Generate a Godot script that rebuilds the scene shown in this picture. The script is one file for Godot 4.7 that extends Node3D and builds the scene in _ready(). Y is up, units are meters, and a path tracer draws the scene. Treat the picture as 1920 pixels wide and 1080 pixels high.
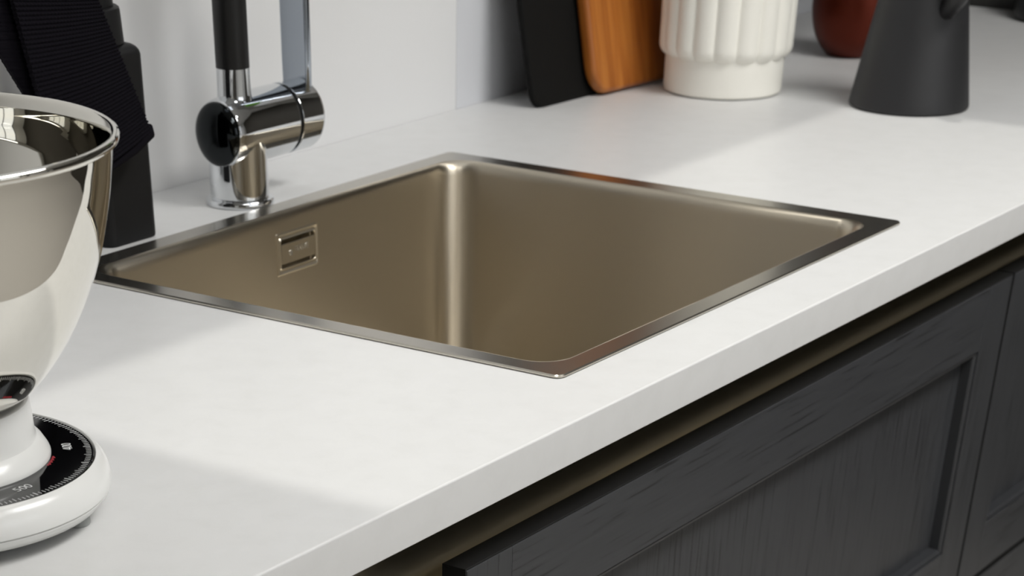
extends Node3D
# A white worktop with an inset steel sink, seen from the left front corner of the run.
# World: worktop surface at y = H, back wall at z = 0, run along +x, room towards +z.
const H := 0.9
var M := {}
var used := {}

# ------------------------------------------------------------------ helpers
class MB:
	var uv := PackedVector2Array()         # one per corner where the material needs them
	var t := PackedVector3Array()          # triangles, counter-clockwise seen from outside
	func tri(a: Vector3, b: Vector3, c: Vector3) -> void:
		t.append(a); t.append(b); t.append(c)
	func quad(a: Vector3, b: Vector3, c: Vector3, d: Vector3) -> void:
		tri(a, b, c); tri(a, c, d)
	# loft closed rings of equal length; each ring runs counter-clockwise seen from the end that it travels to
	func loft(rings: Array, cap0 := true, cap1 := true, mapped := false, skip := Vector2i(-1, -1)) -> void:
		for k in rings.size() - 1:
			var p: PackedVector3Array = rings[k]
			var q: PackedVector3Array = rings[k + 1]
			var n := p.size()
			for i in n:
				var j := (i + 1) % n
				if k == skip.x and i == skip.y: continue
				quad(p[i], p[j], q[j], q[i])
				if mapped:
					var a := Vector2(float(k), float(i)); var b := Vector2(k, i + 1.0); var c := Vector2(k + 1.0, i + 1.0); var d := Vector2(k + 1.0, i)
					uv.append_array(PackedVector2Array([a, b, c, a, c, d]))
		if cap0: fan(rings[0], true)
		if cap1: fan(rings[-1], false)
	func fan(r: PackedVector3Array, flip: bool) -> void:
		var c := Vector3.ZERO
		for v in r: c += v
		c /= r.size()
		for i in r.size():
			var j := (i + 1) % r.size()
			if flip: tri(c, r[j], r[i])
			else: tri(c, r[i], r[j])
	func move(x: Transform3D) -> MB:
		for i in t.size(): t[i] = x * t[i]
		return self
	func add(o: MB) -> void:
		t.append_array(o.t)
	# normals: faces that meet at less than the crease angle are smoothed together
	func mesh(crease := 40.0) -> ArrayMesh:
		var n := t.size() / 3
		var fnrm := PackedVector3Array(); fnrm.resize(n)
		var at := {}
		for f in n:
			fnrm[f] = (t[3 * f + 1] - t[3 * f]).cross(t[3 * f + 2] - t[3 * f])
			for k in 3:
				var key := Vector3i((t[3 * f + k] * 200000.0).round())
				if at.has(key): at[key].append(f)
				else: at[key] = [f]
		var lim := cos(deg_to_rad(crease))
		var pos := PackedVector3Array(); var nrm := PackedVector3Array(); var tex := PackedVector2Array()
		for f in n:
			if fnrm[f].length_squared() < 1e-22: continue
			var own := fnrm[f].normalized()
			for k in [0, 2, 1]:
				var s := Vector3.ZERO
				for g in at[Vector3i((t[3 * f + k] * 200000.0).round())]:
					if fnrm[g].normalized().dot(own) > lim: s += fnrm[g]
				pos.append(t[3 * f + k]); nrm.append(s.normalized())
				if uv.size() == t.size(): tex.append(uv[3 * f + k])
		var arr := []; arr.resize(Mesh.ARRAY_MAX)
		arr[Mesh.ARRAY_VERTEX] = pos; arr[Mesh.ARRAY_NORMAL] = nrm
		if tex.size() > 0: arr[Mesh.ARRAY_TEX_UV] = tex
		var m := ArrayMesh.new()
		m.add_surface_from_arrays(Mesh.PRIMITIVE_TRIANGLES, arr)
		return m

func rrect(x0: float, x1: float, z0: float, z1: float, r: float, y: float, n := 6) -> PackedVector3Array:
	# rounded rectangle in a horizontal plane, counter-clockwise seen from above
	var o := PackedVector3Array()
	r = maxf(r, 0.00005)
	for c in [[x1 - r, z1 - r, 0.0], [x1 - r, z0 + r, 90.0], [x0 + r, z0 + r, 180.0], [x0 + r, z1 - r, 270.0]]:
		for k in n + 1:
			var a := deg_to_rad(c[2] - 90.0 + 90.0 * k / n)
			o.append(Vector3(c[0] + r * cos(a), y, c[1] - r * sin(a)))
	return o

func up_rect(x0: float, x1: float, y0: float, y1: float, z: float) -> PackedVector3Array:
	return PackedVector3Array([Vector3(x0, y0, z), Vector3(x0, y1, z), Vector3(x1, y1, z), Vector3(x1, y0, z)])

func bx(mb: MB, x0: float, x1: float, y0: float, y1: float, z0: float, z1: float, b := 0.001, r := 0.0, n := 3) -> void:
	# box with chamfered edges
	r = maxf(r, b)
	mb.loft([rrect(x0 + b, x1 - b, z0 + b, z1 - b, r - b * 0.9, y0, n), rrect(x0, x1, z0, z1, r, y0 + b, n),
		rrect(x0, x1, z0, z1, r, y1 - b, n), rrect(x0 + b, x1 - b, z0 + b, z1 - b, r - b * 0.9, y1, n)])

func box_mb(x0: float, x1: float, y0: float, y1: float, z0: float, z1: float, b := 0.001) -> MB:
	var m := MB.new(); bx(m, x0, x1, y0, y1, z0, z1, b); return m

func lathe(pts: Array, seg := 64, flutes := 0) -> MB:
	# pts: [radius, height] from the bottom up along the outside (and down the inside)
	var m := MB.new()
	var rings := []
	for p in pts:
		var ring := PackedVector3Array()
		for i in seg:
			var a := TAU * i / seg
			var r: float = p[0]
			if flutes > 0: r = fluted(r, a, flutes)
			ring.append(Vector3(r * cos(a), p[1], -r * sin(a)))
		rings.append(ring)
	m.loft(rings, pts[0][0] > 1e-5, pts[-1][0] > 1e-5)
	return m

func fluted(r: float, a: float, n: int) -> float:
	if r < 0.0565: return r
	var s := absf(sin(a * n / 2.0 + 0.35))
	return r - 0.0044 * clampf((r - 0.0565) / 0.008, 0.0, 1.0) * (1.0 - pow(s, 0.55))

func smooth(pts: Array, steps := 6) -> Array:
	# Catmull-Rom through profile points
	var o := []
	for i in pts.size() - 1:
		var p0: Vector2 = pts[maxi(i - 1, 0)]; var p1: Vector2 = pts[i]; var p2: Vector2 = pts[i + 1]; var p3: Vector2 = pts[mini(i + 2, pts.size() - 1)]
		for k in steps:
			var v := p1.cubic_interpolate(p2, p0, p3, float(k) / steps)
			o.append([maxf(v.x, 0.0), v.y])
	o.append([pts[-1].x, pts[-1].y])
	return o

func tube(path: Array, radii: Array, seg := 24) -> MB:
	var m := MB.new(); var rings := []
	var side := Vector3.ZERO
	for i in path.size():
		var d: Vector3 = (path[mini(i + 1, path.size() - 1)] - path[maxi(i - 1, 0)]).normalized()
		if side == Vector3.ZERO:
			side = d.cross(Vector3.UP if absf(d.y) < 0.9 else Vector3.RIGHT).normalized()
		side = (side - d * side.dot(d)).normalized()
		var up := d.cross(side)
		var ring := PackedVector3Array()
		for k in seg:
			var a := TAU * k / seg
			ring.append(path[i] + (side * cos(a) + up * sin(a)) * radii[mini(i, radii.size() - 1)])
		rings.append(ring)
	m.loft(rings)
	return m

func mat(c: Color, rough: float, metal := 0.0) -> StandardMaterial3D:
	var m := StandardMaterial3D.new()
	m.albedo_color = c; m.roughness = rough; m.metallic = metal
	return m

func noise_tex(freq: float, w: int, h: int, ramp: Array, sx := 1.0, sy := 1.0, seed_ := 1, octaves := 4) -> ImageTexture:
	# noise stretched by sx, sy, mapped through a colour ramp [[offset, Color], ...]
	var n := FastNoiseLite.new()
	n.noise_type = FastNoiseLite.TYPE_SIMPLEX_SMOOTH; n.frequency = freq; n.seed = seed_; n.fractal_octaves = octaves
	var g := Gradient.new()
	var offs := PackedFloat32Array(); var cols := PackedColorArray()
	for q in ramp: offs.append(q[0]); cols.append(q[1])
	g.offsets = offs; g.colors = cols
	var im := Image.create(w, h, true, Image.FORMAT_RGB8)
	for y in h:
		for x in w:
			# a torus in 3-D keeps the tile seamless along y; x is blended at the seam
			var k := float(x) / w
			var v := n.get_noise_2d(x * sx, y * sy)
			if k > 0.85: v = lerpf(v, n.get_noise_2d((x - w) * sx, y * sy), (k - 0.85) / 0.15)
			var kk := float(y) / h
			if kk > 0.85:
				var v2 := n.get_noise_2d(x * sx, (y - h) * sy)
				v = lerpf(v, v2, (kk - 0.85) / 0.15)
			im.set_pixel(x, y, g.sample(clampf(v * 0.5 + 0.5, 0, 1)))
	im.generate_mipmaps()
	return ImageTexture.create_from_image(im)

func part(called: String, mb, m: Material, parent: Node, crease := 40.0) -> MeshInstance3D:
	var o := MeshInstance3D.new()
	o.name = called
	o.mesh = mb.mesh(crease) if mb is MB else mb
	o.material_override = m
	o.cast_shadow = GeometryInstance3D.SHADOW_CASTING_SETTING_ON
	parent.add_child(o, true)
	return o

func numbered(called: String) -> String:
	used[called] = used.get(called, -1) + 1
	return called if used[called] == 0 else "%s_%03d" % [called, used[called]]

func thing(called: String, label: String, category: String, at := Vector3.ZERO, group := "") -> Node3D:
	var o := Node3D.new(); o.name = numbered(called); add_child(o)
	o.position = at
	o.set_meta("label", label); o.set_meta("category", category)
	if group: o.set_meta("group", group)
	return o

func structure(called: String, label: String, at := Vector3.ZERO) -> Node3D:
	var o := Node3D.new(); o.name = called; add_child(o)
	o.position = at
	o.set_meta("kind", "structure"); o.set_meta("label", label)
	return o

# ------------------------------------------------------------------ scene
func _ready() -> void:
	view()
	light()
	materials()
	room()
	worktop()
	cabinets()
	sink()
	faucet()
	scale()
	soap_dispenser()
	knitted_cloth()
	boards()
	fluted_vase()
	copper_vase()
	jug()
	dark_pot()
	plant_shelf()

func view() -> void:
	var f := 3542.38
	var yaw := 0.9731014; var pit := 0.749598; var rol := 0.0093611
	var fw := Vector3(sin(yaw) * cos(pit), -sin(pit), -cos(yaw) * cos(pit))
	var rt := Vector3(cos(yaw), 0, sin(yaw)); var up := rt.cross(fw)
	var r2 := rt * cos(rol) + up * sin(rol); var u2 := up * cos(rol) - rt * sin(rol)
	var c := Camera3D.new(); c.name = "camera"
	c.transform = Transform3D(Basis(r2, u2, -fw), Vector3(-1.113945, 0.358266 + H, 1.225141))
	c.projection = Camera3D.PROJECTION_FRUSTUM
	c.near = 0.05; c.far = 40.0
	c.size = 2.0 * 540.0 / f * c.near
	c.frustum_offset = Vector2((960.0 - 831.4387) / f, (2559.1473 - 540.0) / f) * c.near   # the picture is the top of a taller view
	var a := CameraAttributesPhysical.new()
	a.frustum_focal_length = 50.0; a.exposure_aperture = 11.0; a.frustum_focus_distance = 1.1
	c.attributes = a
	add_child(c); c.make_current()

func light() -> void:
	var e := Environment.new()
	e.background_mode = Environment.BG_SKY
	var s := ProceduralSkyMaterial.new()
	s.sky_top_color = Color(0.90, 0.92, 0.95); s.sky_horizon_color = Color(0.96, 0.96, 0.95)
	s.ground_energy_multiplier = 1.2
	s.ground_bottom_color = Color(0.4, 0.4, 0.38); s.ground_horizon_color = Color(0.7, 0.7, 0.7)
	s.sky_energy_multiplier = 1.2
	e.sky = Sky.new(); e.sky.sky_material = s
	e.tonemap_mode = Environment.TONE_MAPPER_LINEAR
	e.tonemap_exposure = 1.37
	e.sdfgi_enabled = true; e.ssao_enabled = true; e.ssil_enabled = true
	var w := WorldEnvironment.new(); w.name = "environment"; w.environment = e; add_child(w)
	var sun := DirectionalLight3D.new(); sun.name = "sun"
	sun.look_at_from_position(Vector3.ZERO, SUN, Vector3.FORWARD)
	sun.light_energy = 0.22; sun.light_color = Color(1.0, 0.99, 0.96); sun.light_angular_distance = 0.9
	sun.shadow_enabled = true
	sun.sky_mode = DirectionalLight3D.SKY_MODE_LIGHT_ONLY
	add_child(sun)
	panel(Vector3(-0.75, 2.5, 1.8), Vector2(0.9, 0.6), 0.6, "added fill light panel nearer the left wall")
	panel(Vector3(0.55, 2.5, 1.6), Vector2(0.9, 0.6), 2.0, "added fill light panel nearer the right wall")

const SUN := Vector3(-0.03, -1.0, 0.08)

func panel(at: Vector3, size: Vector2, energy: float, label: String) -> void:  # added fill: unseen glowing panel with an area light to balance the brightness
	var t := thing("fill_panel", label, "fill light", at)
	part("frame", box_mb(-size.x / 2 - 0.02, size.x / 2 + 0.02, -0.02, 0.0, -size.y / 2 - 0.02, size.y / 2 + 0.02, 0.003), mat(Color(0.9, 0.9, 0.9), 0.5), t)
	var g := mat(Color(1, 1, 1), 0.6)
	g.emission_enabled = true; g.emission = Color(1.0, 0.995, 0.985); g.emission_energy_multiplier = 2.0
	part("diffuser_light", box_mb(-size.x / 2, size.x / 2, -0.026, -0.0205, -size.y / 2, size.y / 2, 0.001), g, t)
	var l := AreaLight3D.new(); l.name = "fill_light"
	l.area_size = size; l.light_energy = energy; l.light_color = Color(1.0, 0.995, 0.985); l.area_range = 9.0
	l.shadow_enabled = true
	l.rotation_degrees = Vector3(-90, 0, 0); l.position = Vector3(0, -0.03, 0)
	t.add_child(l)

func materials() -> void:
	M.wall = mat(Color(0.90, 0.90, 0.90), 0.55)
	M.wall_cool = mat(Color(0.85, 0.855, 0.87), 0.55)
	M.plaster = mat(Color(0.85, 0.85, 0.84), 0.8)
	M.dark_wall = mat(Color(0.24, 0.225, 0.20), 0.7)
	M.ceiling = mat(Color(0.88, 0.88, 0.875), 0.9)
	M.floor = mat(Color(0.78, 0.76, 0.73), 0.5)
	var top := mat(Color(1, 1, 1), 0.42)
	top.albedo_texture = noise_tex(0.02, 512, 512, [[0.0, Color(0.865, 0.865, 0.860)], [0.45, Color(0.88, 0.88, 0.876)], [1.0, Color(0.888, 0.888, 0.885)]], 1.0, 1.0, 5, 5)
	top.uv1_triplanar = true; top.uv1_world_triplanar = true; top.uv1_scale = Vector3.ONE * 3.0
	M.top = top
	M.steel = mat(Color(0.83, 0.795, 0.725), 0.32, 1.0)
	M.brushed = mat(Color(0.80, 0.765, 0.70), 0.36, 1.0)
	M.brushed.anisotropy_enabled = true; M.brushed.anisotropy = 0.9
	M.steel_rim = mat(Color(0.76, 0.74, 0.70), 0.26, 1.0)
	M.chrome = mat(Color(0.88, 0.89, 0.90), 0.03, 1.0)
	M.dark_chrome = mat(Color(0.17, 0.18, 0.185), 0.06, 1.0)
	M.lever = mat(Color(0.70, 0.73, 0.77), 0.08, 1.0)
	M.mirror = mat(Color(0.87, 0.86, 0.83), 0.025, 1.0)
	M.black_gloss = mat(Color(0.02, 0.02, 0.022), 0.06)
	M.black_satin = mat(Color(0.045, 0.043, 0.044), 0.42)
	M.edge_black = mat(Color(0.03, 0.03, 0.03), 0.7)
	M.leaf = mat(Color(0.36, 0.58, 0.12), 0.5)
	M.white_plastic = mat(Color(0.9, 0.9, 0.89), 0.22)
	M.white_print = mat(Color(0.92, 0.92, 0.92), 0.5)
	M.red_print = mat(Color(0.85, 0.25, 0.3), 0.5)
	M.grey_rubber = mat(Color(0.6, 0.61, 0.6), 0.6)
	M.dispenser = mat(Color(0.095, 0.095, 0.098), 0.5)
	M.dispenser.metallic_specular = 0.35
	M.knit = mat(Color(0.075, 0.068, 0.088), 0.95)
	M.knit.metallic_specular = 0.2
	M.slate = mat(Color(0.07, 0.069, 0.065), 0.7)
	M.slate.metallic_specular = 0.25
	M.ceramic = mat(Color(0.96, 0.95, 0.915), 0.45)
	M.copper = mat(Color(0.36, 0.125, 0.055), 0.38, 0.7)
	M.jug = mat(Color(0.135, 0.135, 0.142), 0.5)
	M.jug_handle = mat(Color(0.05, 0.045, 0.055), 0.4)
	M.bronze = mat(Color(0.80, 0.765, 0.68), 0.30, 1.0)
	M.carcass = mat(Color(0.1, 0.098, 0.095), 0.6)
	M.added_unit = mat(Color(0.30, 0.285, 0.25), 0.5)
	M.tall = mat(Color(0.17, 0.168, 0.16), 0.55)
	M.window_dark = mat(Color(0.12, 0.12, 0.12), 0.5)
	M.frame_white = mat(Color(0.85, 0.85, 0.85), 0.5)
	M.glass = mat(Color(0.9, 0.95, 0.95, 0.06), 0.0)
	M.glass.transparency = BaseMaterial3D.TRANSPARENCY_ALPHA
	# black stained ash: pores run along the grain; one map for upright pieces, one for level ones
	var ramp := [[0.0, Color(0.12, 0.122, 0.128)], [0.27, Color(0.16, 0.164, 0.172)], [0.36, Color(0.235, 0.24, 0.25)], [0.7, Color(0.25, 0.255, 0.265)], [1.0, Color(0.265, 0.27, 0.28)]]
	for k in 2:
		var m := mat(Color(1, 1, 1), 0.3)
		var sx := 1.0 if k == 0 else 0.03
		var sy := 0.03 if k == 0 else 1.0
		m.albedo_texture = noise_tex(0.10, 1024, 1024, ramp, sx, sy, 11 + k, 3)
		m.uv1_triplanar = true; m.uv1_world_triplanar = true; m.uv1_scale = Vector3.ONE * 2.6; m.uv1_triplanar_sharpness = 8.0
		M["ash_upright" if k == 0 else "ash_level"] = m
	M.ash_plain = mat(Color(0.22, 0.225, 0.235), 0.36)
	var wood := mat(Color(1, 1, 1), 0.4)
	wood.albedo_texture = noise_tex(0.03, 512, 512, [[0.0, Color(0.50, 0.27, 0.08)], [0.4, Color(0.64, 0.37, 0.13)], [0.6, Color(0.70, 0.43, 0.17)], [1.0, Color(0.77, 0.50, 0.22)]], 1.0, 0.05, 31, 4)
	wood.uv1_triplanar = true; wood.uv1_scale = Vector3.ONE * 4.0
	M.wood = wood

func room() -> void:
	var x0 := -1.9; var x1 := 2.4; var z1 := 3.4; var yc := 2.5
	var w := structure("wall_back", "white kitchen wall behind the worktop")
	part("plaster", box_mb(x0 - 0.1, x1 + 0.1, 0.0, yc, -0.12, -0.008, 0.0), M.wall, w)
	# splashback boards with a fine upright joint
	part("splashback_panel", box_mb(-1.85, 0.6870, H - 0.03, H + 0.6, -0.008, 0.0, 0.0004), M.wall, w)
	part("splashback_panel", box_mb(0.6876, 1.62, H - 0.03, H + 0.6, -0.008, 0.0, 0.0004), M.wall_cool, w)
	w = structure("wall_left", "plain wall on the left of the room")
	part("plaster", box_mb(x0 - 0.12, x0, 0.0, yc, 0.0, z1, 0.0), M.dark_wall, w)
	w = structure("wall_right", "plain wall on the right of the room")
	part("plaster", box_mb(x1, x1 + 0.12, 0.0, yc, 0.0, z1, 0.0), M.dark_wall, w)
	# wall opposite the worktop with a wide window
	w = structure("wall_front", "white wall opposite the worktop with a wide window")
	var wx0 := -1.15; var wx1 := 0.95; var wy0 := 0.95; var wy1 := 2.25
	var m := MB.new()
	m.loft([up_rect(wx0, wx1, wy0, wy1, z1), up_rect(x0 - 0.12, x1 + 0.12, 0.0, yc, z1), up_rect(x0 - 0.12, x1 + 0.12, 0.0, yc, z1 + 0.12), up_rect(wx0, wx1, wy0, wy1, z1 + 0.12), up_rect(wx0, wx1, wy0, wy1, z1)], false, false)
	part("plaster", m, M.plaster, w, 10)
	w = structure("window_2", "wide window opposite the worktop")
	for q in [[wx0, wx0 + 0.05, wy0, wy1], [wx1 - 0.05, wx1, wy0, wy1], [-0.48, -0.42, wy0 + 0.05, wy1 - 0.05], [0.22, 0.28, wy0 + 0.05, wy1 - 0.05], [wx0 + 0.05, wx1 - 0.05, wy0, wy0 + 0.05], [wx0 + 0.05, wx1 - 0.05, wy1 - 0.05, wy1]]:
		part("window_frame", box_mb(q[0], q[1], q[2], q[3], z1 + 0.03, z1 + 0.09, 0.002), M.window_dark, w)
	part("pane", box_mb(wx0 + 0.02, wx1 - 0.02, wy0 + 0.02, wy1 - 0.02, z1 + 0.055, z1 + 0.059, 0.0), M.glass, w)
	# black framed door beside the window
	w = structure("door_1", "white door in a black frame opposite the worktop")
	for q in [[1.12, 1.20, 0.0, 2.10], [2.02, 2.10, 0.0, 2.10], [1.2001, 2.0199, 2.02, 2.10]]:
		part("door_frame", box_mb(q[0], q[1], q[2], q[3], z1 - 0.05, z1 - 0.001, 0.002), M.window_dark, w)
	part("door_leaf", box_mb(1.203, 2.017, 0.005, 2.017, z1 - 0.041, z1 - 0.003, 0.002), M.frame_white, w)
	part("door_handle", tube([Vector3(1.27, 1.02, z1 - 0.041), Vector3(1.27, 1.02, z1 - 0.085), Vector3(1.28, 1.02, z1 - 0.092), Vector3(1.39, 1.02, z1 - 0.092)], [0.009], 16), M.window_dark, w)
	w = structure("floor", "pale floor of the kitchen")
	part("boards", box_mb(x0 - 0.12, x1 + 0.12, -0.1, 0.0, -0.12, z1 + 0.12, 0.0), M.floor, w)
	# ceiling with a roof window whose sunlight falls on the worktop
	var sh := SUN * ((yc - H) / -SUN.y)
	var a := -0.255 - sh.x; var b := 0.945 - sh.x; var c := 0.295 - sh.z; var d := c + 0.34
	w = structure("ceiling", "ceiling with a roof window over the worktop")
	m = MB.new()
	m.loft([rrect(a, b, c, d, 0.0, yc, 1), rrect(x0 - 0.12, x1 + 0.12, -0.12, z1 + 0.12, 0.0, yc, 1), rrect(x0 - 0.12, x1 + 0.12, -0.12, z1 + 0.12, 0.0, yc + 0.05, 1), rrect(a, b, c, d, 0.0, yc + 0.05, 1), rrect(a, b, c, d, 0.0, yc, 1)], false, false)
	part("plaster", m, M.ceiling, w, 10)
	w = structure("window_1", "roof window in the ceiling")
	m = MB.new()
	m.loft([rrect(a, b, c, d, 0, yc + 0.051, 1), rrect(a - 0.05, b + 0.05, c - 0.05, d + 0.05, 0, yc + 0.051, 1), rrect(a - 0.05, b + 0.05, c - 0.05, d + 0.05, 0, yc + 0.09, 1), rrect(a, b, c, d, 0, yc + 0.09, 1), rrect(a, b, c, d, 0, yc + 0.051, 1)], false, false)
	part("window_frame", m, M.frame_white, w, 10)
	part("pane", box_mb(a - 0.01, b + 0.01, yc + 0.091, yc + 0.095, c - 0.01, d + 0.01, 0.0), M.glass, w)
	# tall unit at the end of the run
	var t := thing("tall_cabinet", "tall dark grey cabinet at the far end of the worktop", "cabinet", Vector3(1.615, 0, 0))
	part("side_panel", box_mb(0.0, 0.02, 0.0, 2.2, 0.005, 0.62, 0.001), M.tall, t)
	part("body", box_mb(0.021, 0.6, 0.0, 2.2, 0.005, 0.598, 0.001), M.tall, t)
	part("door", box_mb(0.023, 0.598, 0.1, 2.19, 0.599, 0.62, 0.001), M.tall, t)
	t = thing("added_wall_cabinet", "added grey brown cabinet that shades the far end of the worktop", "cabinet", Vector3(0.975, H + 0.34, 0.0))  # added out of view to block overhead light from the far end
	part("body", box_mb(0.0, 0.635, 0.0, 0.7, 0.002, 0.36, 0.001), M.added_unit, t)
	part("door", box_mb(0.002, 0.633, 0.002, 0.698, 0.361, 0.38, 0.001), M.added_unit, t)

func worktop() -> void:
	var t := thing("worktop", "long white matt worktop with a cut-out around the steel sink", "worktop", Vector3(0, H, 0))
	var m := MB.new()
	var x0 := -1.3; var x1 := 1.613; var th := 0.0245
	var hole := [0.010, 0.505, 0.121, 0.539]
	m.loft([rrect(hole[0], hole[1], hole[2], hole[3], 0.004, -th), rrect(x0, x1, 0.0005, 0.5984, 0.0005, -th), rrect(x0, x1, 0.0005, 0.5984, 0.0005, 0.0),
		rrect(hole[0], hole[1], hole[2], hole[3], 0.004, 0.0), rrect(hole[0], hole[1], hole[2], hole[3], 0.004, -th)], false, false)
	part("slab", m, M.top, t, 50)
	# glued-on front edge with a softly broken upper corner
	var r0 := PackedVector3Array(); var r1 := PackedVector3Array()
	for q in [Vector2(0.5985, -th), Vector2(0.5992, -th), Vector2(0.6, -th + 0.0008), Vector2(0.6, -0.0014), Vector2(0.5997, -0.0006), Vector2(0.5991, -0.0001), Vector2(0.5985, 0.0)]:
		r0.append(Vector3(x1, q.y, q.x)); r1.append(Vector3(x0, q.y, q.x))
	m = MB.new(); m.loft([r0, r1])
	part("edge_band", m, M.top, t, 50)

func front(called: String, parent: Node, x0: float, x1: float, y0: float, y1: float) -> void:
	# a framed front of black ash: two stiles, two rails, a moulded inner edge and a sunk panel
	var o := Node3D.new(); o.name = called; parent.add_child(o, true)
	var zf := 0.58; var zb := 0.5625; var wd := 0.0515
	var e := 0.0012; var zk := zf - 0.0004
	part("stile", box_mb(x0 + e, x0 + wd, y0 + e, y1 - e, zb, zf, 0.0004), M.ash_upright, o)
	part("stile", box_mb(x1 - wd, x1 - e, y0 + e, y1 - e, zb, zf, 0.0004), M.ash_upright, o)
	part("rail", box_mb(x0 + wd + 0.0001, x1 - wd - 0.0001, y1 - wd, y1 - e, zb, zf, 0.0004), M.ash_level, o)
	part("rail", box_mb(x0 + wd + 0.0001, x1 - wd - 0.0001, y0 + e, y0 + wd, zb, zf, 0.0004), M.ash_level, o)
	# black lipping round the outer edges; along the top it also paints in shade
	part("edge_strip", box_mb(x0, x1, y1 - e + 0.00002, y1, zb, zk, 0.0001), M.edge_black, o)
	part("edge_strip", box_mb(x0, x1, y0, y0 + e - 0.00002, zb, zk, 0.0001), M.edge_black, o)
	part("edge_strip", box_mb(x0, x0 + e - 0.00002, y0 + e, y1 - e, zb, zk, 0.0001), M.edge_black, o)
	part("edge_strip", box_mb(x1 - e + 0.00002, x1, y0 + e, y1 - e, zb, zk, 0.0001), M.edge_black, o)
	var a := x0 + wd; var b := x1 - wd; var c := y0 + wd; var d := y1 - wd
	var m := MB.new(); var rings := []
	for q in [[0.0, zf - 0.0022], [0.0012, zf - 0.0012], [0.0028, zf - 0.0016], [0.0042, zf - 0.0034], [0.0046, zf - 0.0128]]:
		var i: float = q[0]; var z: float = q[1]
		rings.append(PackedVector3Array([Vector3(a + i, c + i, z), Vector3(b - i, c + i, z), Vector3(b - i, d - i, z), Vector3(a + i, d - i, z)]))
	m.loft(rings, false, false)
	part("moulding", m, M.ash_plain, o, 10)
	part("panel", box_mb(a + 0.0005, b - 0.0005, c + 0.0005, d - 0.0005, zb + 0.001, zf - 0.0125, 0.0002), M.ash_upright, o)

func cabinets() -> void:
	# grip channel under the worktop
	var t := thing("grip_channel", "dark bronze rounded grip channel running under the worktop edge", "channel", Vector3(0, H, 0))
	var prof := [Vector2(0.585, -0.0247), Vector2(0.558, -0.0247)]
	for k in 9:
		var a := deg_to_rad(90 + 90.0 * k / 8); prof.append(Vector2(0.549 + 0.018 * cos(a), -0.0427 + 0.018 * sin(a)))
	for k in 11:
		var a := deg_to_rad(180 + 100.0 * k / 10); prof.append(Vector2(0.551 + 0.020 * cos(a), -0.068 + 0.020 * sin(a)))
	prof.append_array([Vector2(0.5605, -0.089), Vector2(0.5605, -0.092)])
	var n := prof.size()
	for k in n: prof.append(prof[n - 1 - k] + Vector2(-0.002, 0.0 if k < n - 2 else -0.0))
	var r0 := PackedVector3Array(); var r1 := PackedVector3Array()
	for q in prof:
		r0.append(Vector3(-1.28, q.y, q.x)); r1.append(Vector3(1.61, q.y, q.x))
	var m := MB.new(); m.loft([r0, r1], false, false)
	part("profile", m, M.bronze, t, 50)
	var spans := [[-0.2112 - 0.86, -0.2112, "black ash base cabinet left of the sink unit"], [-0.1500, 0.7072, "black ash base cabinet under the steel sink"], [0.7104, 1.608, "black ash base cabinet beside the tall unit"]]
	for s in spans:
		t = thing("base_cabinet", s[2], "cabinet", Vector3(0, H, 0), "black base cabinets")
		part("side_panel", box_mb(s[0], s[0] + 0.016, -0.8, -0.095, 0.02, 0.5600, 0.0005), M.carcass, t)
		part("side_panel", box_mb(s[1] - 0.016, s[1], -0.8, -0.095, 0.02, 0.5600, 0.0005), M.carcass, t)
		part("bottom_panel", box_mb(s[0] + 0.0162, s[1] - 0.0162, -0.8, -0.784, 0.02, 0.5600, 0.0005), M.carcass, t)
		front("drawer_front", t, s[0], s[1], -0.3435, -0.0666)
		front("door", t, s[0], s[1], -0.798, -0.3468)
	t = thing("filler_panel", "narrow recessed black filler between two base cabinets", "panel", Vector3(0, H, 0))
	part("board", box_mb(-0.2110, -0.1502, -0.8, -0.095, 0.54, 0.558, 0.0005), M.carcass, t)
	t = thing("plinth", "black plinth board under the base cabinets", "plinth")
	part("board", box_mb(-1.07, 1.608, 0.0, 0.098, 0.5, 0.516, 0.0005), M.carcass, t)

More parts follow.
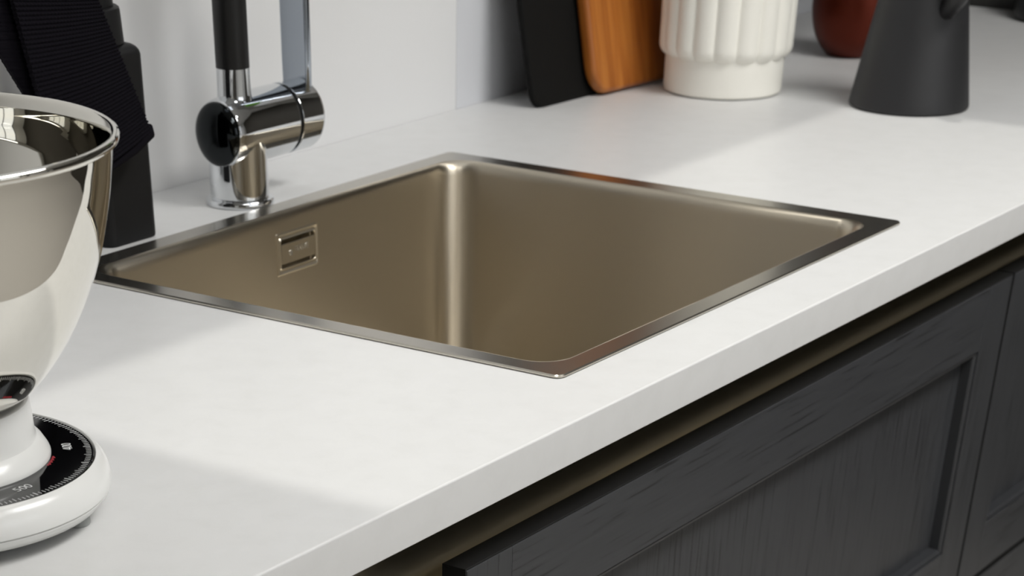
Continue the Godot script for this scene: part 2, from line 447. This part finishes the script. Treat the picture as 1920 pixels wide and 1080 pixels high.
func sink() -> void:
	var t := thing("sink", "square brushed steel sink set into the white worktop", "sink", Vector3(0, H, 0))
	var X0 := 0.0; var X1 := 0.5148; var Z0 := 0.1108; var Z1 := 0.5491
	var a := 0.0180; var b := 0.4945; var c := 0.1300; var d := 0.5320
	var n := 10
	var m := MB.new()
	m.loft([rrect(X0 + 0.004, X1 - 0.004, Z0 + 0.004, Z1 - 0.004, 0.004, 0.0002, n), rrect(X0, X1, Z0, Z1, 0.006, 0.0006, n), rrect(X0, X1, Z0, Z1, 0.006, 0.0014, n), rrect(X0 + 0.0009, X1 - 0.0009, Z0 + 0.0009, Z1 - 0.0009, 0.0052, 0.0021, n),
		rrect(a - 0.001, b + 0.001, c - 0.001, d + 0.001, 0.0235, 0.0018, n)], false, false)
	part("rim", m, M.steel_rim, t, 35)
	m = MB.new()
	var rings := []
	for q in [[-0.001, 0.0018], [0.0, 0.0016], [0.0012, 0.0010], [0.0024, -0.0002], [0.0034, -0.0020], [0.0040, -0.0045], [0.0042, -0.0080], [0.0050, -0.10], [0.0058, -0.168], [0.0075, -0.176], [0.0115, -0.183], [0.0175, -0.1875], [0.0245, -0.189]]:
		rings.append(rrect(a + q[0], b - q[0], c + q[0], d - q[0], 0.0245 + q[0] * 0.6, q[1], n))
	rings.append(rrect(0.22, 0.292, 0.29, 0.372, 0.036, -0.193, n))
	# the back wall is pierced for the overflow: its one large facet is built round the opening
	m.loft(rings, false, false, true, Vector2i(6, 2 * n + 1))
	var oa: Vector3 = rings[6][2 * n + 1]; var ob: Vector3 = rings[6][2 * n + 2]; var oc: Vector3 = rings[7][2 * n + 2]; var od: Vector3 = rings[7][2 * n + 1]
	var hole := []
	for q in [Vector2(0.2835, -0.0171), Vector2(0.2387, -0.0171), Vector2(0.2387, -0.0375), Vector2(0.2835, -0.0375)]:
		hole.append(Vector3(q.x, q.y, lerpf(oa.z, od.z, (q.y - oa.y) / (od.y - oa.y))))
	var outer := [oa, ob, oc, od]
	for k in 4:
		var j := (k + 1) % 4
		m.quad(outer[k], outer[j], hole[j], hole[k])
		for v in [outer[k], outer[j], hole[j], outer[k], hole[j], hole[k]]: m.uv.append(Vector2(-v.y * 20.0, v.x * 20.0))
	part("basin", m, M.brushed, t, 35)
	var dr := lathe([[0.0, -0.212], [0.030, -0.208], [0.034, -0.195], [0.042, -0.1915], [0.046, -0.1925], [0.046, -0.1935]], 40)
	var o := part("drain", dr, M.chrome, t); o.position = Vector3(0.256, 0.0, 0.331)
	o = part("strainer", lathe([[0.0, -0.2075], [0.028, -0.2045], [0.029, -0.2005], [0.020, -0.1995], [0.006, -0.1990], [0.005, -0.190], [0.0, -0.1895]], 32), M.chrome, t); o.position = Vector3(0.256, 0.0, 0.331)
	# overflow on the back wall: pressed frame, dark backing, face plate with slots above and below
	var zw := c + 0.0044
	var ov := Node3D.new(); ov.name = "overflow"; t.add_child(ov); ov.position = Vector3(0.2611, -0.0273, zw)
	m = MB.new(); rings = []
	for q in [[0.0275, 0.0153, -0.0002], [0.0272, 0.0150, 0.0007], [0.0262, 0.0140, 0.0010], [0.0250, 0.0128, 0.0002], [0.0240, 0.0118, -0.0004], [0.0232, 0.0110, 0.0008], [0.0226, 0.0104, 0.0010], [0.0222, 0.0100, 0.0004], [0.0222, 0.0100, -0.0001]]:
		var ring := rrect(-q[0], q[0], -q[1], q[1], 0.0016, 0.0, 4)
		for k in ring.size(): ring[k] = Vector3(ring[k].x, -ring[k].z, q[2])
		rings.append(ring)
	m.loft(rings, false, false)
	part("pressed_frame", m, M.steel, ov, 40)
	# hollow behind the slots
	m = MB.new()
	var r0 := PackedVector3Array([Vector3(0.0224, 0.0102, 0.0), Vector3(-0.0224, 0.0102, 0.0), Vector3(-0.0224, -0.0102, 0.0), Vector3(0.0224, -0.0102, 0.0)])
	var r1 := PackedVector3Array()
	for v in r0: r1.append(v * 0.98 + Vector3(0, 0, -0.0118))
	m.loft([r0, r1], false, true)
	part("hollow", m, M.steel, ov, 20)
	part("face_plate", box_mb(-0.0216, 0.0216, -0.0072, 0.0068, 0.0002, 0.0010, 0.0002), M.steel, ov)
	for s in [-1, 1]: part("clip", box_mb(0.0156, 0.0172, s * 0.0086 - 0.0012, s * 0.0086 + 0.0012, 0.0002, 0.0008, 0.0001), M.steel, ov)
	var tx := text("FRANKE", 0.0042, 0.0003, M.chrome, ov, "lettering"); tx.position = Vector3(-0.0055, -0.0022, 0.0010)
	var em := lathe([[0.0010, 0.0], [0.0021, 0.0], [0.0021, 0.0003], [0.0010, 0.0003]], 20)
	em.move(Transform3D(Basis(Vector3.RIGHT, PI / 2), Vector3(-0.0098, -0.0004, 0.0010)))
	part("emblem", em, M.chrome, ov)

func text(what: String, high: float, deep: float, m: Material, parent: Node, called: String) -> MeshInstance3D:
	var f := SystemFont.new(); f.font_names = PackedStringArray(["Droid Sans"])
	var x := TextMesh.new(); x.font = f; x.text = what; x.font_size = 32; x.pixel_size = high / 24.0; x.depth = deep; x.curve_step = 2.0
	x.horizontal_alignment = HORIZONTAL_ALIGNMENT_LEFT; x.vertical_alignment = VERTICAL_ALIGNMENT_BOTTOM
	var o := MeshInstance3D.new(); o.name = called; o.mesh = x; o.material_override = m
	parent.add_child(o, true)
	return o

func faucet() -> void:
	var t := thing("faucet", "chrome mixer tap with a black spout tube behind the sink", "faucet", Vector3(0.2565, H, 0.0807))
	part("flange", lathe([[0.0270, 0.0], [0.0277, 0.0006], [0.0277, 0.0036], [0.0270, 0.0046], [0.0242, 0.0050], [0.0240, 0.0056]], 64), M.chrome, t)
	var yb := 0.0508
	var m := lathe([[0.0234, 0.005], [0.0238, 0.0065], [0.0238, 0.047], [0.0224, 0.055], [0.0180, 0.066], [0.0144, 0.070], [0.0134, 0.075], [0.0131, 0.0925]], 64)
	part("post", m, M.chrome, t)
	# level body along the wall, with its cap and the lever ring
	m = lathe([[0.0, -0.0225], [0.0212, -0.0225], [0.0228, -0.0212], [0.0240, -0.0150], [0.0246, -0.004], [0.0246, 0.0524], [0.0243, 0.0531], [0.0215, 0.0533]], 72)
	var turn := Transform3D(Basis(Vector3.FORWARD, PI / 2), Vector3(0, yb, 0))
	part("body", m.move(turn), M.chrome, t)
	m = lathe([[0.0215, 0.0572], [0.0244, 0.0573], [0.0247, 0.0579], [0.0247, 0.0825], [0.0242, 0.0850], [0.0222, 0.0868], [0.0, 0.0876]], 72)
	part("lever_ring", m.move(turn), M.chrome, t)
	part("groove", lathe([[0.0218, 0.0530], [0.0218, 0.0575]], 64).move(turn), M.black_satin, t)
	var cap := []
	for k in 12:
		var a := PI / 2 * k / 11
		cap.append([0.0218 * sin(a), -0.0232 - 0.0085 * cos(a)])
	cap.append([0.0218, -0.0222])
	part("cap", lathe(cap, 64).move(turn), M.dark_chrome, t)
	# lever: flat plate standing up from the ring
	m = MB.new(); var rings := []
	for q in [[0.018, 0.0118], [0.024, 0.0134], [0.040, 0.0138], [0.09, 0.0138], [0.118, 0.0134], [0.127, 0.011], [0.130, 0.006]]:
		rings.append(rrect(-0.0034, 0.0034, -q[1], q[1], 0.0026, q[0], 5))
	m.loft(rings)
	o_at(part("lever", m, M.lever, t, 50), Vector3(0.0740, yb - 0.001, 0.0055))
	# spout: black tube that rises, bends over the sink and ends in a chrome outlet
	var path := [Vector3(0, 0.0925, 0), Vector3(0, 0.15, 0), Vector3(0, 0.24, 0)]
	for k in 15:
		var a := PI * (k + 1) / 16.0
		path.append(Vector3(0, 0.24, 0) + Vector3(0.25, 0, 0.968) * (0.085 * (1.0 - cos(a))) + Vector3(0, 0.085 * sin(a), 0))
	path.append(Vector3(0.25, 0, 0.968) * 0.17 + Vector3(0, 0.24, 0)); path.append(Vector3(0.25, 0, 0.968) * 0.17 + Vector3(0, 0.21, 0))
	part("spout", tube(path, [0.0133], 40), M.black_satin, t, 50)
	part("outlet", tube([path[-1], path[-1] + Vector3(0, -0.02, 0)], [0.0138], 32), M.chrome, t)

func o_at(o: Node3D, p: Vector3) -> Node3D:
	o.position = p; return o

func scale() -> void:
	var t := thing("kitchen_scale", "white round kitchen scale with a black dial and polished steel bowl", "scale", Vector3(-0.4007, H, 0.4062))
	part("base", lathe([[0.0, 0.0045], [0.080, 0.0050], [0.0885, 0.0075], [0.0925, 0.0112], [0.0932, 0.0130], [0.0924, 0.0133], [0.0924, 0.0136], [0.0937, 0.0139], [0.0942, 0.0165], [0.0938, 0.0205], [0.0922, 0.0245], [0.0900, 0.0270], [0.0884, 0.0282], [0.0876, 0.0284], [0.0870, 0.0276], [0.0866, 0.0266], [0.060, 0.0266]], 120), M.white_plastic, t, 30)
	part("dial", lathe([[0.0866, 0.0262], [0.0867, 0.0277], [0.0862, 0.0281], [0.0635, 0.0289], [0.0632, 0.0270]], 120), M.black_gloss, t, 30)
	part("hub", lathe([[0.0640, 0.0270], [0.0642, 0.0296], [0.0636, 0.0312], [0.0612, 0.0350], [0.0590, 0.0372], [0.0578, 0.0380], [0.0572, 0.0400], [0.0570, 0.0440], [0.0566, 0.0545], [0.0560, 0.0565], [0.0540, 0.0570], [0.040, 0.0570]], 120), M.white_plastic, t, 30)
	for k in 4:
		var a := deg_to_rad(65 + 90 * k)
		o_at(part("foot", lathe([[0.0, 0.0], [0.0065, 0.0], [0.0072, 0.0010], [0.0072, 0.0052]], 20), M.grey_rubber, t), Vector3(cos(a) * 0.078, 0, sin(a) * 0.078))
	# printed ring of strokes and figures on the dial
	var m := MB.new()
	for k in 200:
		var a := TAU * k / 200 + deg_to_rad(94.4)
		var long := 0.0058 if k % 10 == 0 else 0.0042 if k % 5 == 0 else 0.0028
		var wide := 0.00028 if k % 10 == 0 else 0.00018
		var s := MB.new(); bx(s, 0.0852 - long, 0.0852, 0.0, 0.00012, -wide, wide, 0.0)
		m.add(s.move(Transform3D(Basis(Vector3.UP, -a), Vector3(0, 0.02815, 0))))
	part("scale_marks", m, M.white_print, t, 10)
	for q in [["500", 94.0], ["400", 40.0]]:
		var o := text(q[0], 0.0050, 0.00008, M.white_print, t, "figures")
		var a := deg_to_rad(q[1])
		var out := Vector3(cos(a), 0, sin(a)); var right := Vector3(sin(a), 0, -cos(a))
		o.transform = Transform3D(Basis(right, -out, Vector3.UP), Vector3(0, 0.0287, 0) + out * 0.0770 - right * 0.0052)
	m = MB.new()
	for k in 9:
		var a := deg_to_rad(53 + 1.5 * k)
		var s := MB.new(); bx(s, 0.0650, 0.0650 + 0.0012 + 0.0006 * (k % 2), 0.0, 0.0001, -0.0003, 0.0003, 0.0)
		m.add(s.move(Transform3D(Basis(Vector3.UP, -a), Vector3(0, 0.0288, 0))))
	part("red_marks", m, M.red_print, t, 10)
	# the bowl lifts off: a thing of its own
	var b := thing("mixing_bowl", "polished steel mixing bowl resting on the white scale", "bowl", Vector3(-0.4007, H, 0.4062))
	var prof := [Vector2(0.0, 0.0575), Vector2(0.030, 0.0577), Vector2(0.0495, 0.0585), Vector2(0.0568, 0.0600), Vector2(0.0640, 0.0655), Vector2(0.0725, 0.0742), Vector2(0.0812, 0.0850), Vector2(0.0890, 0.0968), Vector2(0.0955, 0.1090), Vector2(0.1012, 0.1220), Vector2(0.1055, 0.1360), Vector2(0.1090, 0.1500), Vector2(0.1112, 0.1620), Vector2(0.1122, 0.1690)]
	var shell := smooth(prof, 6)
	for q in [[0.1138, 0.1692], [0.1152, 0.1702], [0.1158, 0.1716], [0.1153, 0.1730], [0.1140, 0.1737], [0.1126, 0.1735], [0.1114, 0.1724], [0.1104, 0.1706], [0.1097, 0.1680], [0.1093, 0.1600], [0.1086, 0.1500]]: shell.append(q)
	for k in range(10, -1, -1): shell.append([maxf(prof[k].x - 0.0014, 0.0), prof[k].y + 0.0010 if k > 3 else prof[k].y + 0.0012])
	part("shell", lathe(shell, 128), M.mirror, b, 50)

func soap_dispenser() -> void:
	var t := thing("soap_dispenser", "matt black square soap dispenser standing behind the scale", "dispenser", Vector3(0.108, H, 0.071))
	var m := MB.new(); var h := 0.028; var rings := []
	for q in [[0.0014, 0.0], [0.0002, 0.0008], [0.0, 0.002], [0.0, 0.117], [0.0007, 0.1195], [0.0022, 0.1215], [0.0045, 0.1230], [0.0085, 0.1240], [0.0120, 0.1244]]:
		rings.append(rrect(-h + q[0], h - q[0], -h + q[0], h - q[0], 0.0085 - q[0] * 0.2, q[1], 8))
	m.loft(rings)
	part("bottle", m, M.dispenser, t, 45)
	part("collar", lathe([[0.0250, 0.1242], [0.0250, 0.1252], [0.0240, 0.1432], [0.0236, 0.1452], [0.0222, 0.1462], [0.0, 0.1465]], 48), M.dispenser, t)
	part("pump", lathe([[0.0195, 0.1464], [0.0190, 0.178], [0.0178, 0.1800], [0.0, 0.181]], 40), M.dispenser, t)
	part("nozzle", tube([Vector3(0, 0.166, 0), Vector3(-0.01, 0.166, 0.02), Vector3(-0.02, 0.163, 0.045)], [0.006, 0.0055, 0.0045], 20), M.dispenser, t)

func side(e: Array, k: float) -> Vector3:
	# an edge of a hanging sheet: straight from e[0] to e[1], then easing on towards e[2] if there is one
	if e.size() == 2: return e[0].lerp(e[1], k)
	if k < 0.35: return e[0].lerp(e[1], k / 0.35)
	var q := (k - 0.35) / 0.65
	return e[1].lerp(e[1] + (e[1] - e[0]) * 0.8, q).lerp(e[2], q * q)

func sheet(L: Array, R: Array, nu: int, nv: int, rows: float, cols: float, amp: float, thick: float) -> ArrayMesh:
	# knitted sheet between two edges, both sides, with raised rows of stitches
	var P := PackedVector3Array()
	for v in nv + 1:
		var k := float(v) / nv
		var a := side(L, k); var b := side(R, k)
		for u in nu + 1: P.append(a.lerp(b, float(u) / nu) + Vector3(0, 0, 0.004 * sin(u * PI / nu)))
	var F := PackedVector3Array(); var B := PackedVector3Array()
	for v in nv + 1:
		for u in nu + 1:
			var i := v * (nu + 1) + u
			var du := P[i + 1] - P[i] if u < nu else P[i] - P[i - 1]
			var dv := P[i + nu + 1] - P[i] if v < nv else P[i] - P[i - nu - 1]
			var n := du.cross(dv).normalized()
			if n.z < 0: n = -n
			var row := rows * v / nv
			var hgt := amp * absf(sin(PI * row)) * (0.55 + 0.45 * absf(sin(PI * (cols * u / nu + 0.5 * floorf(row)))))
			F.append(P[i] + n * (thick / 2 + hgt)); B.append(P[i] - n * (thick / 2 + hgt))
	var st := SurfaceTool.new(); st.begin(Mesh.PRIMITIVE_TRIANGLES); st.set_smooth_group(0)
	var w := nu + 1
	for p in F: st.add_vertex(p)
	for p in B: st.add_vertex(p)
	var nb := F.size()
	for v in nv:
		for u in nu:
			var i := v * w + u
			for k in [i, i + w, i + 1, i + 1, i + w, i + w + 1]: st.add_index(k)
			for k in [i, i + 1, i + w, i + 1, i + w + 1, i + w]: st.add_index(k + nb)
	for v in nv:
		for u in [0, nu]:
			var i: int = v * w + u
			for k in [i, i + w, i + nb, i + nb, i + w, i + w + nb]: st.add_index(k)
	for u in nu:
		for v in [0, nv]:
			var i: int = v * w + u
			for k in [i, i + 1, i + nb, i + nb, i + 1, i + 1 + nb]: st.add_index(k)
	st.generate_normals()
	return st.commit()

func knitted_cloth() -> void:
	# hangs from a hook on the wall and spreads downwards in front of the dispenser
	var top := Vector3(-0.078, 0.36, 0.022)
	var l0 := Vector3(0.012, 0.052, 0.122); var l1 := Vector3(-0.0145, 0.1653, 0.120)
	var r0 := Vector3(0.1090, 0.0740, 0.121); var r1 := Vector3(0.0668, 0.1573, 0.120)
	var t := thing("knitted_cloth", "black ribbed knitted cloth hanging in front of the soap dispenser", "cloth", Vector3(0, H, 0))
	part("front_layer", sheet([l0, l1, top + Vector3(-0.012, 0, 0.004)], [r0, r1, top + Vector3(0.012, 0, 0.004)], 110, 560, 118.0, 27.0, 0.0017, 0.003), M.knit, t)
	var b0 := Vector3(0.036, 0.058, 0.108); var b1 := Vector3(-0.043, 0.1655, 0.108)
	var c0 := Vector3(0.07, 0.058, 0.106); var c1 := Vector3(0.02, 0.160, 0.106)
	part("back_layer", sheet([b0, b1, top + Vector3(-0.014, 0, -0.004)], [c0, c1, top + Vector3(0.010, 0, -0.004)], 40, 300, 118.0, 18.0, 0.0017, 0.003), M.knit, t)
	# rolled hem at the lower edge and the turned-under corner
	part("hem", tube([Vector3(0.008, 0.050, 0.119), Vector3(0.05, 0.056, 0.121), Vector3(0.09, 0.066, 0.121), Vector3(0.1105, 0.0735, 0.119), Vector3(0.1130, 0.0765, 0.117)], [0.0032, 0.0036, 0.004, 0.0048, 0.003], 14), M.knit, t)
	part("turned_corner", sheet([Vector3(0.107, 0.069, 0.1155), Vector3(0.113, 0.0765, 0.1155)], [Vector3(0.06, 0.050, 0.113), Vector3(0.07, 0.06, 0.113)], 40, 24, 4.0, 14.0, 0.0006, 0.002), M.knit, t)
	var h := thing("wall_hook", "small black wall hook holding the knitted cloth", "hook", Vector3(-0.078, H + 0.366, 0.0))
	part("peg", tube([Vector3(0, 0, 0.0005), Vector3(0, 0, 0.03), Vector3(0, 0.006, 0.036), Vector3(0, 0.014, 0.038)], [0.004], 16), M.black_satin, h)

func plate(w: float, h: float, th: float, r: float, b: float, n := 8) -> MB:
	# upright board: lower left corner at the origin, front face at z = th
	var m := MB.new(); var rings := []
	var prof := []
	for k in 5:
		var a := PI / 2 * k / 4; prof.append([b - b * sin(a), b - b * cos(a)])
	for k in 5:
		var a := PI / 2 * k / 4; prof.append([b - b * cos(a), th - b + b * sin(a)])
	for q in prof:
		var ring := rrect(q[0], w - q[0], -h + q[0], -q[0], r - q[0] * 0.8, 0.0, n)
		for k in ring.size(): ring[k] = Vector3(ring[k].x, -ring[k].z, q[1])
		rings.append(ring)
	m.loft(rings)
	return m

func boards() -> void:
	var t := thing("cutting_board", "black slate-look cutting board leaning on the wall behind the wooden one", "cutting board", Vector3(0.7311, H, 0.0631))
	t.basis = Basis(Vector3.UP, deg_to_rad(-3.2)) * Basis(Vector3.RIGHT, deg_to_rad(-13.0))
	o_at(part("board", plate(0.17, 0.27, 0.007, 0.016, 0.0015), M.slate, t), Vector3(0, 0, -0.007))
	t = thing("cutting_board", "honey brown wooden cutting board leaning beside the white fluted vase", "cutting board", Vector3(0.814, H, 0.0695))
	t.basis = Basis(Vector3.UP, deg_to_rad(-4.0)) * Basis(Vector3.RIGHT, deg_to_rad(-13.0))
	part("board", plate(0.19, 0.30, 0.014, 0.026, 0.005, 10), M.wood, t)

func fluted_vase() -> void:
	var t := thing("vase", "white ceramic vase with a fluted body and plain round foot", "vase", Vector3(0.9336, H, 0.1592))
	part("foot", lathe([[0.0, 0.0008], [0.0575, 0.0008], [0.0590, 0.0016], [0.0597, 0.0040], [0.0598, 0.0335]], 120), M.ceramic, t, 40)
	var n := 18
	var pts := []
	for k in 9:
		var a := PI / 2 * k / 8
		pts.append([0.0560 + 0.0112 * sin(a), 0.0300 + 0.011 * (1.0 - cos(a))])
	for k in 10: pts.append([0.0672 + 0.0012 * k / 9.0, 0.041 + 0.17 * (k + 1) / 10.0])
	for k in 6:
		var a := PI / 2 * (k + 1) / 6
		pts.append([0.0684 - 0.008 * (1.0 - cos(a)), 0.211 + 0.008 * sin(a)])
	pts.append([0.0560, 0.216]); pts.append([0.0555, 0.06]); pts.append([0.0, 0.055])
	part("fluted_body", lathe(pts, n * 16, n), M.ceramic, t, 60)

func copper_vase() -> void:
	var t := thing("round_vase", "round copper brown vase half hidden behind the dark jug", "vase", Vector3(1.2, H, 0.173))
	part("body", lathe(smooth([Vector2(0.0, 0.0005), Vector2(0.022, 0.0006), Vector2(0.0285, 0.004), Vector2(0.0385, 0.016), Vector2(0.0445, 0.032), Vector2(0.0462, 0.048), Vector2(0.0440, 0.066), Vector2(0.036, 0.084), Vector2(0.024, 0.097), Vector2(0.0165, 0.108), Vector2(0.0155, 0.125), Vector2(0.018, 0.135), Vector2(0.0165, 0.1355), Vector2(0.0140, 0.125)], 6), 72), M.copper, t, 60)

func jug() -> void:
	var t := thing("jug", "matt dark grey conical jug with a black handle at the worktop front", "jug", Vector3(0.9711, H, 0.3473))
	var pts := [[0.0, 0.0006], [0.0570, 0.0006], [0.0582, 0.0014], [0.0586, 0.0030], [0.0572, 0.0105], [0.0432, 0.084], [0.0300, 0.155], [0.0292, 0.162], [0.0280, 0.163], [0.0272, 0.160], [0.0400, 0.084], [0.0545, 0.006], [0.0, 0.005]]
	part("body", lathe(pts, 96), M.jug, t, 35)
	var d := Vector3(-0.565, 0, 0.825)
	var path := []
	for k in 15:
		var a := PI * k / 14.0
		path.append(d * (0.041 - 0.012 * (k / 14.0)) + Vector3(0, 0.083 + 0.062 * k / 14.0, 0) + d * 0.035 * sin(a))
	part("handle", tube(path, [0.0088], 20), M.jug_handle, t, 60)

func dark_pot() -> void:
	var t := thing("pot", "small black pot at the far right end of the worktop", "pot", Vector3(1.573, H, 0.264))
	part("body", lathe([[0.0, 0.0005], [0.044, 0.0005], [0.0475, 0.002], [0.049, 0.006], [0.0485, 0.012], [0.0400, 0.075], [0.0385, 0.076], [0.037, 0.074], [0.045, 0.008], [0.0, 0.006]], 48), M.black_satin, t)
	part("knob", lathe([[0.036, 0.0735], [0.036, 0.077], [0.012, 0.080], [0.007, 0.084], [0.010, 0.090], [0.0, 0.094]], 32), M.black_satin, t)

func plant_shelf() -> void:
	# above the picture: the tap mirrors its green
	var t := thing("wall_shelf", "small white wall shelf above the cutting boards", "shelf", Vector3(0.68, H + 0.40, 0.0))
	part("board", box_mb(0.0, 0.285, 0.0, 0.018, 0.0005, 0.21, 0.001), M.frame_white, t)
	var p := thing("potted_plant", "bright green leafy plant on the wall shelf", "plant", Vector3(0.865, H + 0.4182, 0.14))
	part("pot", lathe([[0.0, 0.0], [0.040, 0.0], [0.042, 0.002], [0.052, 0.085], [0.050, 0.087], [0.047, 0.082], [0.040, 0.070], [0.0, 0.070]], 48), M.ceramic, p)
	var leaf := MB.new()
	var rows := []
	for k in 7:
		var y := k / 6.0
		var w := 0.021 * sin(PI * pow(y, 0.8)) + 0.0008
		rows.append([Vector3(-w, y * 0.085, -0.02 * y * y), Vector3(0, y * 0.085, 0.004 - 0.02 * y * y), Vector3(w, y * 0.085, -0.02 * y * y)])
	for k in 6:
		for i in 2: leaf.quad(rows[k][i], rows[k][i + 1], rows[k + 1][i + 1], rows[k + 1][i])
	var mesh := leaf.mesh(80.0)
	var g := RandomNumberGenerator.new(); g.seed = 7
	for k in 46:
		var o := part("leaf", mesh, M.leaf, p)
		var a := g.randf() * TAU; var tilt := g.randf_range(0.3, 2.1)
		o.basis = Basis(Vector3.UP, a) * Basis(Vector3.RIGHT, tilt) * Basis(Vector3.UP, g.randf_range(-0.5, 0.5))
		var out := Vector3(sin(a), 0, cos(a))
		o.position = Vector3(0, 0.075 + g.randf_range(0.0, 0.06), 0) + out * g.randf_range(0.005, 0.045) * Vector3(1.0, 0.0, 0.5)
		if o.position.z + out.z * 0.085 < -0.12: o.basis = Basis(Vector3.UP, a + PI) * Basis(Vector3.RIGHT, tilt)
